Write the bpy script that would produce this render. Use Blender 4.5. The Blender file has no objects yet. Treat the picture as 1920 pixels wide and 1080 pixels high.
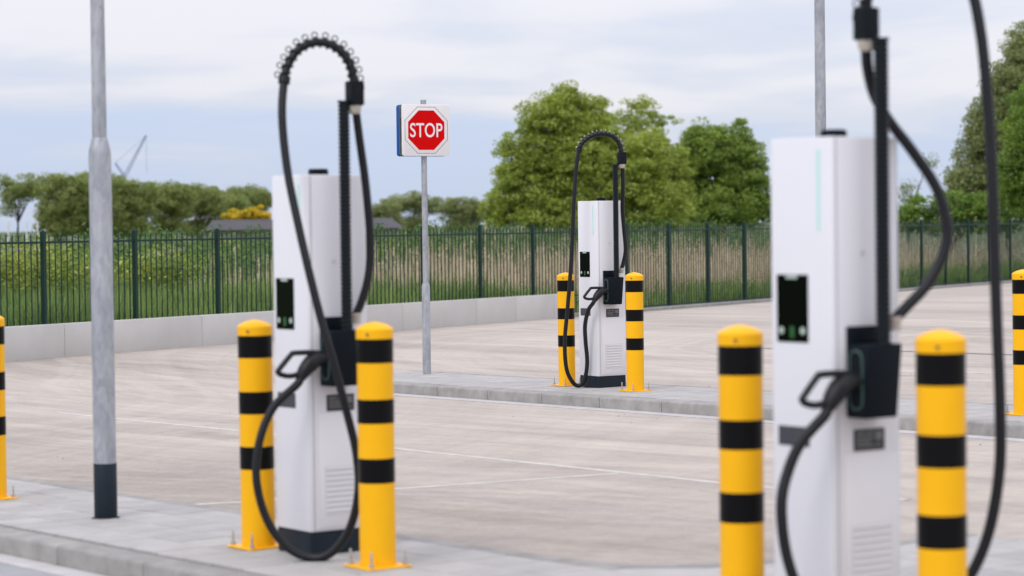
import bpy, bmesh, math, random
import numpy as np
from mathutils import Vector, Matrix
random.seed(7); rng = np.random.default_rng(11)
S = bpy.context.scene; COL = S.collection
R_ = math.radians

# ------------------------------------------------------------------ camera
F = 4533.0; ROLL = .0125; PITCH = math.atan(119 / F)
CAM = np.array([0, 0, 1.714])
_fw = np.array([0, math.cos(PITCH), -math.sin(PITCH)]); _u0 = np.array([0, math.sin(PITCH), math.cos(PITCH)])
_rt = np.array([1., 0, 0])
_R = math.cos(ROLL) * _rt - math.sin(ROLL) * _u0; _U = math.cos(ROLL) * _u0 + math.sin(ROLL) * _rt
cd = bpy.data.cameras.new('camera'); co = bpy.data.objects.new('camera', cd); COL.objects.link(co)
cd.lens = 85; cd.sensor_width = 36; cd.clip_start = .1; cd.clip_end = 6000
co.matrix_world = Matrix(((_R[0], _U[0], -_fw[0], CAM[0]), (_R[1], _U[1], -_fw[1], CAM[1]), (_R[2], _U[2], -_fw[2], CAM[2]), (0, 0, 0, 1)))
cd.dof.use_dof = True; cd.dof.focus_distance = 25.2; cd.dof.aperture_fstop = 2.35
S.camera = co

# ------------------------------------------------------------------ sky, sun, exposure
SUN_EL = R_(46); SUN_AZ = R_(-146)          # azimuth measured from +Y towards +X
W = bpy.data.worlds.new('World'); S.world = W; W.use_nodes = True
nt = W.node_tree; nt.nodes.clear()
def wn(t, **k):
    n = nt.nodes.new(t)
    for a, b in k.items(): setattr(n, a, b)
    return n
def wm(op, a, b=None, c=None):
    n = wn('ShaderNodeMath', operation=op)
    for i, v in enumerate((a, b, c)):
        if v is None: continue
        if isinstance(v, (int, float)): n.inputs[i].default_value = v
        else: nt.links.new(v, n.inputs[i])
    return n.outputs[0]
sky = wn('ShaderNodeTexSky', sky_type='NISHITA', sun_disc=False)
sky.sun_elevation = SUN_EL; sky.sun_rotation = SUN_AZ; sky.air_density = 1.0; sky.dust_density = .6; sky.ozone_density = 2.0
tc = wn('ShaderNodeTexCoord'); sep = wn('ShaderNodeSeparateXYZ'); nt.links.new(tc.outputs['Generated'], sep.inputs[0])
zc = wm('ADD', wm('MAXIMUM', sep.outputs[2], 0.0), .13)
cmb = wn('ShaderNodeCombineXYZ')
nt.links.new(wm('DIVIDE', sep.outputs[0], zc), cmb.inputs[0]); nt.links.new(wm('DIVIDE', sep.outputs[1], zc), cmb.inputs[1])
cmb.inputs[2].default_value = 3.3
def cloud(scale, detail, rough, dist):
    n = wn('ShaderNodeTexNoise'); n.inputs['Scale'].default_value = scale; n.inputs['Detail'].default_value = detail
    n.inputs['Roughness'].default_value = rough; n.inputs['Distortion'].default_value = dist
    nt.links.new(cmb.outputs[0], n.inputs['Vector']); return n.outputs[0]
n1 = cloud(.8, 5, .46, .7); n2 = cloud(2.4, 5, .5, .4)
rampv = wm('ADD', wm('MULTIPLY', n1, .76), wm('MULTIPLY', n2, .24))
# the cloud deck thins out towards the horizon, where bluer air shows
edge = wn('ShaderNodeMapRange'); edge.inputs[1].default_value = .0; edge.inputs[2].default_value = .085
edge.inputs[3].default_value = -.26; edge.inputs[4].default_value = .06
nt.links.new(sep.outputs[2], edge.inputs[0])
mr = wn('ShaderNodeMapRange', interpolation_type='SMOOTHSTEP'); mr.inputs[1].default_value = .30; mr.inputs[2].default_value = .62
nt.links.new(wm('ADD', rampv, edge.outputs[0]), mr.inputs[0])
over = wm('ADD', 1.0, wm('MULTIPLY', wm('MAXIMUM', sep.outputs[2], 0.0), 1.25))      # overcast sky: brighter overhead
cl = wn('ShaderNodeValToRGB'); cr_ = cl.color_ramp; cr_.interpolation = 'EASE'
cr_.elements[0].position = 0.; cr_.elements[0].color = (.57, .66, .865, 1); cr_.elements[1].position = 1.; cr_.elements[1].color = (.835, .825, .885, 1)
e_ = cr_.elements.new(.5); e_.color = (.69, .72, .84, 1)
nt.links.new(mr.outputs[0], cl.inputs[0])
mul = wn('ShaderNodeVectorMath', operation='SCALE'); nt.links.new(cl.outputs[0], mul.inputs[0]); nt.links.new(wm('MULTIPLY', over, 10.0), mul.inputs[3])
mix = wn('ShaderNodeMix', data_type='RGBA'); mix.inputs[0].default_value = .88
nt.links.new(sky.outputs[0], mix.inputs[6]); nt.links.new(mul.outputs[0], mix.inputs[7])
bg = wn('ShaderNodeBackground'); bg.inputs[1].default_value = .1
wo = wn('ShaderNodeOutputWorld'); nt.links.new(mix.outputs[2], bg.inputs[0]); nt.links.new(bg.outputs[0], wo.inputs[0])

sl = bpy.data.lights.new('sun', 'SUN'); sl.energy = 1.15; sl.angle = R_(24); sl.color = (1, .965, .92)
so = bpy.data.objects.new('sun', sl); COL.objects.link(so)
_sd = Vector((math.sin(SUN_AZ) * math.cos(SUN_EL), math.cos(SUN_AZ) * math.cos(SUN_EL), math.sin(SUN_EL)))
so.rotation_euler = (-_sd).to_track_quat('-Z', 'Y').to_euler(); so.location = _sd * 50
S.view_settings.view_transform = 'Standard'; S.view_settings.look = 'None'
S.view_settings.gamma = 1; S.view_settings.exposure = 0.0; S.view_settings.use_curve_mapping = False

# ------------------------------------------------------------------ photo pixel -> place
def ray(x, y):
    v = _fw + _R * ((x - 960) / F) + _U * ((540 - y) / F); return v / v[1]
def at(x, y, Y): return CAM + ray(x, y) * Y                       # a known distance
GX, GY = .0171, -.00506                                         # fall of the paved yard
def zplane(X, Y): return GX * X + GY * Y
def hit(x, y, dz=0.):
    v = ray(x, y); Y = (CAM[2] - dz) / (GX * v[0] + GY - v[2]); return CAM + v * Y
def zroad(X, Y):
    w = min(1, max(0, (36 - Y) / 9.)); w = w * w * (3 - 2 * w)
    Xc = X if abs(X) < 8 else math.copysign(8 + 4 * math.tanh((abs(X) - 8) / 4), X)
    g = GY if Y < 27 else (GY * 27 - .0047 * (Y - 27)) / Y
    return GX * Xc * w + g * Y
IS = .12                                                          # island above road
D1 = np.array([.588, -.809]); N1 = np.array([.809, .588])
D2 = np.array([.556, -.831]); N2 = np.array([.831, .556])

# ------------------------------------------------------------------ materials
MATS = {}
def mat(name, col, rough=.6, metal=0., var=0., vscale=8., bump=0., bscale=60., rnd=0., spec=.5, coat=0., emit=None):
    if name in MATS: return MATS[name]
    m = bpy.data.materials.new(name); m.use_nodes = True; t = m.node_tree; b = t.nodes['Principled BSDF']
    b.inputs['Roughness'].default_value = rough; b.inputs['Metallic'].default_value = metal
    b.inputs['Specular IOR Level'].default_value = spec; b.inputs['Coat Weight'].default_value = coat
    if emit: b.inputs['Emission Color'].default_value = (*emit[:3], 1); b.inputs['Emission Strength'].default_value = emit[3]
    tcn = t.nodes.new('ShaderNodeTexCoord')
    if var or rnd:
        n = t.nodes.new('ShaderNodeTexNoise'); n.inputs['Scale'].default_value = vscale; n.inputs['Detail'].default_value = 6; n.inputs['Roughness'].default_value = .6
        geo = t.nodes.new('ShaderNodeNewGeometry'); t.links.new(geo.outputs['Position'], n.inputs['Vector'])
        mrn = t.nodes.new('ShaderNodeMapRange'); mrn.inputs[1].default_value = .25; mrn.inputs[2].default_value = .75
        mrn.inputs[3].default_value = 1 - var; mrn.inputs[4].default_value = 1 + var; t.links.new(n.outputs[0], mrn.inputs[0])
        oi = t.nodes.new('ShaderNodeObjectInfo'); mr2 = t.nodes.new('ShaderNodeMapRange')
        mr2.inputs[3].default_value = 1 - rnd; mr2.inputs[4].default_value = 1 + rnd; t.links.new(oi.outputs['Random'], mr2.inputs[0])
        pr = t.nodes.new('ShaderNodeMath'); pr.operation = 'MULTIPLY'; t.links.new(mrn.outputs[0], pr.inputs[0]); t.links.new(mr2.outputs[0], pr.inputs[1])
        sc = t.nodes.new('ShaderNodeVectorMath'); sc.operation = 'SCALE'; sc.inputs[0].default_value = col; t.links.new(pr.outputs[0], sc.inputs[3])
        t.links.new(sc.outputs[0], b.inputs['Base Color'])
    else: b.inputs['Base Color'].default_value = (*col, 1)
    if bump:
        n = t.nodes.new('ShaderNodeTexNoise'); n.inputs['Scale'].default_value = bscale; n.inputs['Detail'].default_value = 4
        geo = t.nodes.new('ShaderNodeNewGeometry'); t.links.new(geo.outputs['Position'], n.inputs['Vector'])
        bn = t.nodes.new('ShaderNodeBump'); bn.inputs['Strength'].default_value = bump; bn.inputs['Distance'].default_value = .01
        t.links.new(n.outputs[0], bn.inputs['Height']); t.links.new(bn.outputs[0], b.inputs['Normal'])
    MATS[name] = m; return m
def leafmat(name, c0, c1, trans=.35, vscale=.6, rnd=.12, c2=None):
    if name in MATS: return MATS[name]
    m = bpy.data.materials.new(name); m.use_nodes = True; t = m.node_tree; t.nodes.clear()
    out = t.nodes.new('ShaderNodeOutputMaterial'); geo = t.nodes.new('ShaderNodeNewGeometry')
    n = t.nodes.new('ShaderNodeTexNoise'); n.inputs['Scale'].default_value = vscale; n.inputs['Detail'].default_value = 3
    t.links.new(geo.outputs['Position'], n.inputs['Vector'])
    ad = t.nodes.new('ShaderNodeMath'); ad.operation = 'ADD'; t.links.new(n.outputs[0], ad.inputs[0])
    mr_ = t.nodes.new('ShaderNodeMapRange'); mr_.inputs[3].default_value = -.3; mr_.inputs[4].default_value = .3
    t.links.new(geo.outputs['Random Per Island'], mr_.inputs[0]); t.links.new(mr_.outputs[0], ad.inputs[1])
    rp = t.nodes.new('ShaderNodeValToRGB'); rp.color_ramp.elements[0].position = .25; rp.color_ramp.elements[1].position = .8
    rp.color_ramp.elements[0].color = (*c0, 1); rp.color_ramp.elements[1].color = (*c1, 1)
    if c2: e = rp.color_ramp.elements.new(.93); e.color = (*c2, 1)
    t.links.new(ad.outputs[0], rp.inputs[0])
    d = t.nodes.new('ShaderNodeBsdfDiffuse'); tr = t.nodes.new('ShaderNodeBsdfTranslucent'); g = t.nodes.new('ShaderNodeBsdfGlossy'); g.inputs['Roughness'].default_value = .45
    t.links.new(rp.outputs[0], d.inputs[0]); g.inputs[0].default_value = (.8, .85, .9, 1)
    sc_ = t.nodes.new('ShaderNodeVectorMath'); sc_.operation = 'SCALE'; sc_.inputs[3].default_value = trans * 2.2; t.links.new(rp.outputs[0], sc_.inputs[0]); t.links.new(sc_.outputs[0], tr.inputs[0])
    m1 = t.nodes.new('ShaderNodeAddShader'); t.links.new(d.outputs[0], m1.inputs[0]); t.links.new(tr.outputs[0], m1.inputs[1])      # a leaf reflects and lets through
    m2 = t.nodes.new('ShaderNodeMixShader'); m2.inputs[0].default_value = .035; t.links.new(m1.outputs[0], m2.inputs[1]); t.links.new(g.outputs[0], m2.inputs[2])
    t.links.new(m2.outputs[0], out.inputs[0]); MATS[name] = m; return m

WHITE = mat('white powder coat', (.74, .735, .765), .42, spec=.25, var=.012, vscale=3)
WHITE2 = mat('white panel', (.76, .75, .775), .45, spec=.3, var=.012, vscale=3)
VENTM = mat('vent grey', (.66, .655, .675), .5, spec=.3)
SEAM = mat('seam grey', (.42, .42, .44), .6)
ANTH = mat('anthracite plastic', (.006, .0095, .014), .45, var=.08, vscale=20, spec=.09)
PLINTH = mat('anthracite plinth', (.012, .019, .028), .5, var=.2, vscale=10, spec=.2)
RUB = mat('black rubber hose', (.010, .0105, .013), .42, var=.12, vscale=14, spec=.3)
RIB = mat('black ribbed conduit', (.008, .012, .016), .45, spec=.25)
SPR = mat('spring steel dark', (.06, .06, .065), .35, metal=.6)
SPR2 = mat('spring steel bright', (.45, .45, .44), .3, metal=.9)
BEIGE = mat('beige gland', (.50, .44, .38), .4)
SCR = mat('screen glass', (.001, .002, .001), .12, spec=.10)
SCRI = mat('screen icon pale', (.42, .50, .43), .4)
SCRG = mat('screen icon green', (.01, .10, .015), .4)
TEAL = mat('teal light strip', (.50, .80, .74), .35)
DKPL = mat('dark plate', (.045, .045, .055), .45)
NPL = mat('name plate', (.02, .021, .024), .4)
NTX = mat('plate print', (.16, .16, .16), .5)
OVAL = mat('socket outline', (.05, .10, .09), .4)
YEL = mat('traffic yellow', (.93, .47, .006), .38, var=.035, vscale=5, spec=.2)
BLK = mat('black band', (.004, .004, .0045), .3, spec=.13)
ZINC = mat('zinc bolt', (.42, .41, .38), .4, metal=.8)
RED = mat('sign red', (.62, .002, .003), .5, spec=.06)
SWHT = mat('sign white', (.80, .77, .77), .4, spec=.3)
SBLU = mat('sign blue', (.003, .075, .33), .5, spec=.15)
SBLK = mat('sign black', (.06, .055, .07), .5)
SGRY = mat('sign back grey', (.10, .13, .15), .5)
FGRN = mat('fence green', (.005, .028, .021), .45, var=.15, vscale=6, spec=.25)
BARK = mat('bark', (.05, .042, .032), .9, var=.3, vscale=3)
JOINT = mat('joint sand', (.11, .10, .095), .95, var=.2, vscale=6)
KERB = mat('kerb concrete', (.29, .278, .263), .9, var=.26, vscale=6, bump=.25, bscale=50, rnd=.05)
TILE = mat('paving concrete', (.375, .362, .350), .9, var=.13, vscale=5, bump=.2, bscale=60, rnd=.08)
GUT = mat('gutter concrete', (.47, .45, .445), .9, var=.12, vscale=6)
WALLM = mat('wall concrete', (.54, .525, .505), .9, var=.10, vscale=1.0, bump=.15, bscale=20, rnd=.02)
PAINT = mat('road paint', (.50, .47, .43), .8, var=.2, vscale=7)
SHED = mat('shed roof', (.065, .062, .07), .8, var=.1, vscale=.5)
SHEDW = mat('shed wall', (.22, .20, .18), .8)
CRN = mat('crane blue', (.11, .17, .28), .6)
PLANK = mat('weathered plank', (.24, .235, .22), .85, var=.2, vscale=3)
WPOST = mat('white post', (.7, .7, .72), .6)
GALV = None
def galv():
    m = bpy.data.materials.new('galvanised steel'); m.use_nodes = True; t = m.node_tree; b = t.nodes['Principled BSDF']
    geo = t.nodes.new('ShaderNodeNewGeometry'); mp = t.nodes.new('ShaderNodeMapping'); mp.inputs['Scale'].default_value = (1, 1, .35)
    t.links.new(geo.outputs['Position'], mp.inputs[0])
    v = t.nodes.new('ShaderNodeTexVoronoi'); v.inputs['Scale'].default_value = 55; t.links.new(mp.outputs[0], v.inputs['Vector'])
    n = t.nodes.new('ShaderNodeTexNoise'); n.inputs['Scale'].default_value = 9; n.inputs['Detail'].default_value = 5; t.links.new(mp.outputs[0], n.inputs['Vector'])
    sx = t.nodes.new('ShaderNodeSeparateColor'); t.links.new(v.outputs['Color'], sx.inputs[0])
    a = t.nodes.new('ShaderNodeMath'); a.operation = 'MULTIPLY_ADD'; t.links.new(sx.outputs[0], a.inputs[0]); a.inputs[1].default_value = .25; t.links.new(n.outputs[0], a.inputs[2])
    r = t.nodes.new('ShaderNodeValToRGB'); r.color_ramp.elements[0].position = .35; r.color_ramp.elements[1].position = .85
    r.color_ramp.elements[0].color = (.27, .285, .315, 1); r.color_ramp.elements[1].color = (.46, .475, .50, 1)
    t.links.new(a.outputs[0], r.inputs[0]); t.links.new(r.outputs[0], b.inputs['Base Color'])
    b.inputs['Metallic'].default_value = .35; b.inputs['Roughness'].default_value = .55
    return m
GALV = galv()
def roadmat():
    m = bpy.data.materials.new('yard surface'); m.use_nodes = True; t = m.node_tree; b = t.nodes['Principled BSDF']
    L = t.links.new; geo = t.nodes.new('ShaderNodeNewGeometry')
    def dot(v):
        n = t.nodes.new('ShaderNodeVectorMath'); n.operation = 'DOT_PRODUCT'; n.inputs[1].default_value = v; L(geo.outputs['Position'], n.inputs[0]); return n.outputs['Value']
    def nz(scale, det, rot, sc, dist=0., rough=.55):
        """noise stretched along the direction rot"""
        c = t.nodes.new('ShaderNodeCombineXYZ')
        for i, (k_, v) in enumerate(((sc[0], (math.cos(rot), math.sin(rot), 0)), (sc[1], (-math.sin(rot), math.cos(rot), 0)))):
            m_ = t.nodes.new('ShaderNodeMath'); m_.operation = 'MULTIPLY'; m_.inputs[1].default_value = k_; L(dot(v), m_.inputs[0]); L(m_.outputs[0], c.inputs[i])
        n = t.nodes.new('ShaderNodeTexNoise'); n.inputs['Scale'].default_value = scale; n.inputs['Detail'].default_value = det; n.inputs['Roughness'].default_value = rough
        n.inputs['Distortion'].default_value = dist; L(c.outputs[0], n.inputs['Vector']); return n.outputs[0]
    def M(op, a, bb=None, c=None):
        n = t.nodes.new('ShaderNodeMath'); n.operation = op
        for i, v in enumerate((a, bb, c)):
            if v is None: continue
            if isinstance(v, (int, float)): n.inputs[i].default_value = v
            else: L(v, n.inputs[i])
        return n.outputs[0]
    def rg(v, a, bb, lo, hi, smooth=True):
        n = t.nodes.new('ShaderNodeMapRange'); n.interpolation_type = 'SMOOTHSTEP' if smooth else 'LINEAR'
        n.inputs[1].default_value = a; n.inputs[2].default_value = bb; n.inputs[3].default_value = lo; n.inputs[4].default_value = hi; L(v, n.inputs[0]); return n.outputs[0]
    def rings(cx, cy, scale, dist):
        mp = t.nodes.new('ShaderNodeMapping'); mp.inputs['Location'].default_value = (-cx, -cy, 0); L(geo.outputs['Position'], mp.inputs[0])
        s = t.nodes.new('ShaderNodeSeparateXYZ'); L(mp.outputs[0], s.inputs[0])
        rr = M('SQRT', M('ADD', M('MULTIPLY', s.outputs[0], s.outputs[0]), M('MULTIPLY', s.outputs[1], s.outputs[1])))
        n = t.nodes.new('ShaderNodeTexNoise'); n.noise_dimensions = '1D'; n.inputs['Scale'].default_value = scale; n.inputs['Detail'].default_value = 4; n.inputs['Roughness'].default_value = .65
        warp = nz(.12, 2, 0, (1, 1, 1)); L(M('ADD', rr, M('MULTIPLY', warp, dist)), n.inputs['W']); return n.outputs[0]
    ang = math.atan2(D1[1], D1[0])
    st = nz(1.6, 6, ang + .06, (.035, 1.5, 1), .2, .62)       # tyre-drawn streaks along the drive lanes
    st2 = nz(5.0, 5, ang - .10, (.012, 1.6, 1), .15, .6); st3 = nz(3.5, 5, ang + .45, (.02, 1.4, 1), .2, .6)
    band = nz(.42, 3, ang + .03, (.05, 1.0, 1), .25, .5)     # broad dark wheel lanes
    rn = rings(13, 36, 1.6, 2.0); rn2 = rings(-16, 27, 1.3, 3.0)
    mask = nz(.22, 3, ang, (.4, 1, 1), .8); mask2 = nz(.3, 3, ang + .4, (.35, 1, 1), .8)
    big = nz(.2, 4, 0, (1, 1, 1), .6); fine = nz(45, 4, 0, (1, 1, 1)); blot = nz(.8, 6, ang, (.3, 1, 1), .9, .65); grit = nz(9, 5, 0, (1, 1, 1), 0, .7)
    v = M('ADD', M('MULTIPLY', rg(st, .33, .67, -.09, .045), rg(mask, .38, .62, .15, 1.0)), M('ADD', M('MULTIPLY', rg(st2, .36, .64, -.042, .032), rg(mask2, .4, .6, .0, 1.0)), M('MULTIPLY', rg(st3, .38, .62, -.042, .032), rg(mask, .42, .58, 1.0, .0))))
    v = M('ADD', v, M('ADD', rg(rn, .38, .62, -.05, .035), rg(rn2, .38, .62, -.045, .03)))
    v = M('ADD', v, rg(band, .48, .66, .01, -.13)); v = M('ADD', v, rg(grit, .3, .7, -.06, .06))
    v = M('ADD', v, rg(big, .35, .65, -.07, .06)); v = M('ADD', v, rg(blot, .57, .68, .0, -.17)); v = M('ADD', v, rg(fine, .3, .7, -.05, .05))
    q_ = dot((N1[0], N1[1], 0)); far = rg(q_, 7.2, 12.5, -.14, .05); v = M('ADD', v, far)         # sand dust lies thicker away from the first island
    v = M('ADD', 1.0, v)
    cm = t.nodes.new('ShaderNodeMix'); cm.data_type = 'RGBA'; cm.inputs[6].default_value = (.402, .355, .318, 1); cm.inputs[7].default_value = (.435, .380, .328, 1)
    L(rg(st, .3, .7, 0, 1), cm.inputs[0])
    sc = t.nodes.new('ShaderNodeVectorMath'); sc.operation = 'SCALE'; L(cm.outputs[2], sc.inputs[0]); L(v, sc.inputs[3]); L(sc.outputs[0], b.inputs['Base Color'])
    b.inputs['Roughness'].default_value = .88; b.inputs['Specular IOR Level'].default_value = .35
    bn = t.nodes.new('ShaderNodeBump'); bn.inputs['Strength'].default_value = .25; bn.inputs['Distance'].default_value = .01; L(fine, bn.inputs['Height']); L(bn.outputs[0], b.inputs['Normal'])
    return m
ROADM = roadmat()
LANEM = mat('near lane asphalt', (.30, .30, .31), .9, var=.1, vscale=3, bump=.3, bscale=80)
EARTH = mat('field earth and turf', (.07, .10, .03), .95, var=.35, vscale=.25)

# ------------------------------------------------------------------ mesh helpers
class MB:
    def __init__(s): s.v = []; s.f = []
    def add(s, vs, fs):
        o = len(s.v); s.v += [tuple(map(float, p)) for p in vs]; s.f += [tuple(i + o for i in q) for q in fs]; return s
    def box(s, x0, x1, y0, y1, z0, z1):
        return s.add([(x0, y0, z0), (x1, y0, z0), (x1, y1, z0), (x0, y1, z0), (x0, y0, z1), (x1, y0, z1), (x1, y1, z1), (x0, y1, z1)],
                     [(0, 3, 2, 1), (4, 5, 6, 7), (0, 1, 5, 4), (1, 2, 6, 5), (2, 3, 7, 6), (3, 0, 4, 7)])
    def prism(s, poly, z0, z1):
        n = len(poly); return s.add([(p[0], p[1], z0) for p in poly] + [(p[0], p[1], z1) for p in poly],
            [tuple(range(n - 1, -1, -1)), tuple(range(n, 2 * n))] + [(i, (i + 1) % n, n + (i + 1) % n, n + i) for i in range(n)])
    def lathe(s, prof, seg=20, c=(0, 0)):
        vs = []; fs = []
        for r, z in prof:
            for k in range(seg):
                a = 2 * math.pi * k / seg; vs.append((c[0] + r * math.cos(a), c[1] + r * math.sin(a), z))
        for i in range(len(prof) - 1):
            for k in range(seg):
                k2 = (k + 1) % seg; fs.append((i * seg + k, i * seg + k2, (i + 1) * seg + k2, (i + 1) * seg + k))
        fs.append(tuple(range(seg - 1, -1, -1))); fs.append(tuple(range((len(prof) - 1) * seg, len(prof) * seg)))
        return s.add(vs, fs)
    def tube(s, pts, rad, seg=10):
        P = [np.array(p, float) for p in pts]; n = len(P); rad = [rad] * n if isinstance(rad, (int, float)) else rad
        T = [P[min(i + 1, n - 1)] - P[max(i - 1, 0)] for i in range(n)]; T = [t_ / (np.linalg.norm(t_) + 1e-9) for t_ in T]
        a = np.array([0, 0, 1.]) if abs(T[0][2]) < .9 else np.array([1., 0, 0]); u = np.cross(T[0], a); u /= np.linalg.norm(u)
        vs = []; fs = []
        for i in range(n):
            u = u - T[i] * (u @ T[i]); u /= np.linalg.norm(u) + 1e-9; w = np.cross(T[i], u)
            for k in range(seg):
                th = 2 * math.pi * k / seg; vs.append(P[i] + rad[i] * (math.cos(th) * u + math.sin(th) * w))
        for i in range(n - 1):
            for k in range(seg):
                k2 = (k + 1) % seg; fs.append((i * seg + k, i * seg + k2, (i + 1) * seg + k2, (i + 1) * seg + k))
        fs.append(tuple(range(seg - 1, -1, -1))); fs.append(tuple(range((n - 1) * seg, n * seg)))
        return s.add(vs, fs)
    def torus(s, c, ax, R, r, seg=18, ring=6):
        c = np.array(c, float); ax = np.array(ax, float); ax /= np.linalg.norm(ax)
        a = np.array([0, 0, 1.]) if abs(ax[2]) < .9 else np.array([1., 0, 0]); u = np.cross(ax, a); u /= np.linalg.norm(u); w = np.cross(ax, u)
        vs = []; fs = []
        for i in range(seg):
            th = 2 * math.pi * i / seg; d = math.cos(th) * u + math.sin(th) * w
            for k in range(ring):
                ph = 2 * math.pi * k / ring; vs.append(c + d * (R + r * math.cos(ph)) + ax * r * math.sin(ph))
        for i in range(seg):
            for k in range(ring):
                i2 = (i + 1) % seg; k2 = (k + 1) % ring; fs.append((i * ring + k, i2 * ring + k, i2 * ring + k2, i * ring + k2))
        return s.add(vs, fs)
def rrect(x0, x1, y0, y1, r, k=5):
    out = []
    for cx, cy, a0 in ((x1 - r, y0 + r, -90), (x1 - r, y1 - r, 0), (x0 + r, y1 - r, 90), (x0 + r, y0 + r, 180)):
        for i in range(k + 1):
            a = R_(a0 + 90 * i / k); out.append((cx + r * math.cos(a), cy + r * math.sin(a)))
    return out
def mesh(name, mb, m, bevel=0., seg=2, smooth=True, angle=35):
    me = bpy.data.meshes.new(name); me.from_pydata(mb.v, [], mb.f); me.materials.append(m)
    bm = bmesh.new(); bm.from_mesh(me); bmesh.ops.recalc_face_normals(bm, faces=bm.faces)
    if bevel: bmesh.ops.bevel(bm, geom=[e for e in bm.edges if len(e.link_faces) == 2 and e.calc_face_angle(0) > .6], offset=bevel, segments=seg, profile=.5, affect='EDGES', clamp_overlap=True)
    bm.to_mesh(me); bm.free()
    if smooth:
        me.shade_smooth(); me.set_sharp_from_angle(angle=R_(angle))
    return me
def link(name, me, parent=None, M=None):
    o = bpy.data.objects.new(name, me); COL.objects.link(o)
    if parent is not None: o.parent = parent
    if M is not None: o.matrix_local = M
    return o
def obj(name, mb, m, parent=None, **k): return link(name, mesh(name, mb, m, **k), parent)
def tag(o, label=None, cat=None, group=None, kind=None):
    if label: o['label'] = label
    if cat: o['category'] = cat
    if group: o['group'] = group
    if kind: o['kind'] = kind
    return o
def empty(name, loc, rz=0.):
    o = bpy.data.objects.new(name, None); COL.objects.link(o); o.matrix_world = Matrix.Translation(Vector(loc)) @ Matrix.Rotation(rz, 4, 'Z')
    o.empty_display_size = .2; return o
def copy_tree(o, parent=None):
    c = o.copy(); COL.objects.link(c); c.parent = parent
    if parent is not None: c.matrix_parent_inverse = o.matrix_parent_inverse.copy(); c.matrix_local = o.matrix_local.copy()
    for ch in o.children: copy_tree(ch, c)
    return c
def fastmesh(name, V, Fc, m):
    me = bpy.data.meshes.new(name); V = np.asarray(V, np.float32); Fc = np.asarray(Fc, np.int32); k = Fc.shape[1]
    me.vertices.add(len(V)); me.vertices.foreach_set('co', V.ravel()); me.loops.add(Fc.size); me.loops.foreach_set('vertex_index', Fc.ravel())
    me.polygons.add(len(Fc)); me.polygons.foreach_set('loop_start', np.arange(0, Fc.size, k, dtype=np.int32)); me.update(calc_edges=True); me.materials.append(m); return me

# ------------------------------------------------------------------ ground, road
FP0 = np.array([-6.973, 36.0]); FV = np.array([1.0585, 1.958]); FL = np.linalg.norm(FV); FD = FV / FL; FNn = np.array([-FD[1], FD[0]])   # fence line, spans of 2.2 m; FNn points to the field
def fence_pt(n, off=0.): return FP0 + FV * n + FNn * off
def fn(x): return (x - 82) / (181 - .0544 * (x - 82))
# field: one sheet to the horizon
mb = MB(); mb.add([(-4000, -500, -.75), (4000, -500, -.75), (4000, 5200, -.75), (-4000, 5200, -.75)], [(0, 1, 2, 3)])
g = obj('ground', mb, EARTH); tag(g, kind='structure')
# yard: a grid following the falls, bounded by the fence line
mb = MB(); na = 70; vs = []; fs = []
us = np.linspace(-22, 50, na); cs = [-.05, -1, -2.5, -4, -6, -8, -10, -12, -14, -16, -18, -20, -22, -24, -26, -28, -30, -32, -34, -37, -40, -45, -52, -60, -70]
for u in us:
    for c in cs:
        p = fence_pt(u, c); vs.append((p[0], p[1], zroad(p[0], p[1])))
nc = len(cs)
for i in range(na - 1):
    for j in range(nc - 1): fs.append((i * nc + j, i * nc + j + 1, (i + 1) * nc + j + 1, (i + 1) * nc + j))
mb.add(vs, fs); road = obj('road', mb, ROADM); tag(road, kind='structure')
# verge bank behind the fence
mb = MB(); vs = []; fs = []; prof = [(.0, -.02), (1.5, -.10), (6, -.25), (14, -.35), (24, -.7), (30, -.9)]
for u in us:
    for c, dz in prof:
        p = fence_pt(u, c); b0 = fence_pt(u, 0); vs.append((p[0], p[1], zroad(b0[0], b0[1]) + dz + .05 * math.sin(u * 1.7 + c) if c < 20 else dz - .02))
k = len(prof)
for i in range(na - 1):
    for j in range(k - 1): fs.append((i * k + j, (i + 1) * k + j, (i + 1) * k + j + 1, i * k + j + 1))
mb.add(vs, fs); vg = obj('verge', mb, EARTH); tag(vg, kind='structure')
def strip(name, pts, w, m, dz=.004, parent=None, n=24):
    P = [np.array(p[:2]) for p in pts]; Q = []
    for a, b in zip(P[:-1], P[1:]):
        for i in range(n): Q.append(a + (b - a) * i / n)
    Q.append(P[-1]); vs = []; fs = []
    for i, q in enumerate(Q):
        t_ = Q[min(i + 1, len(Q) - 1)] - Q[max(i - 1, 0)]; t_ /= np.linalg.norm(t_); nn = np.array([-t_[1], t_[0]]) * w / 2
        for s_ in (1, -1):
            p = q + nn * s_; vs += [(p[0], p[1], zroad(p[0], p[1]) + dz), (p[0], p[1], zroad(p[0], p[1]) - .03)]
    for i in range(len(Q) - 1): a = 4 * i; fs += [(a, a + 2, a + 6, a + 4), (a + 1, a, a + 4, a + 5), (a + 2, a + 3, a + 7, a + 6)]
    mb = MB().add(vs, fs); return obj(name, mb, m, parent)
def mark(px, w, m=PAINT, name='road_marking'):
    o = strip(name, [hit(x, y)[:2] for x, y in px], w, m, dz=.003, parent=road); return o
mark([(110, 774), (450, 808), (750, 842), (1345, 905), (1700, 938)], .07)
mark([(283, 950), (450, 942), (745, 917), (1160, 888)], .07)
mark([(1690, 697), (1940, 702)], .06)
SEAMR = mat('drain gravel', (.20, .19, .18), .95, var=.4, vscale=9, bump=.5, bscale=40)
strip('drain_channel', [at(1425, 631, 36)[:2], at(1690, 627, 34.5)[:2], at(1960, 640, 32)[:2]], .22, SEAMR, dz=.004, parent=road)

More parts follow.
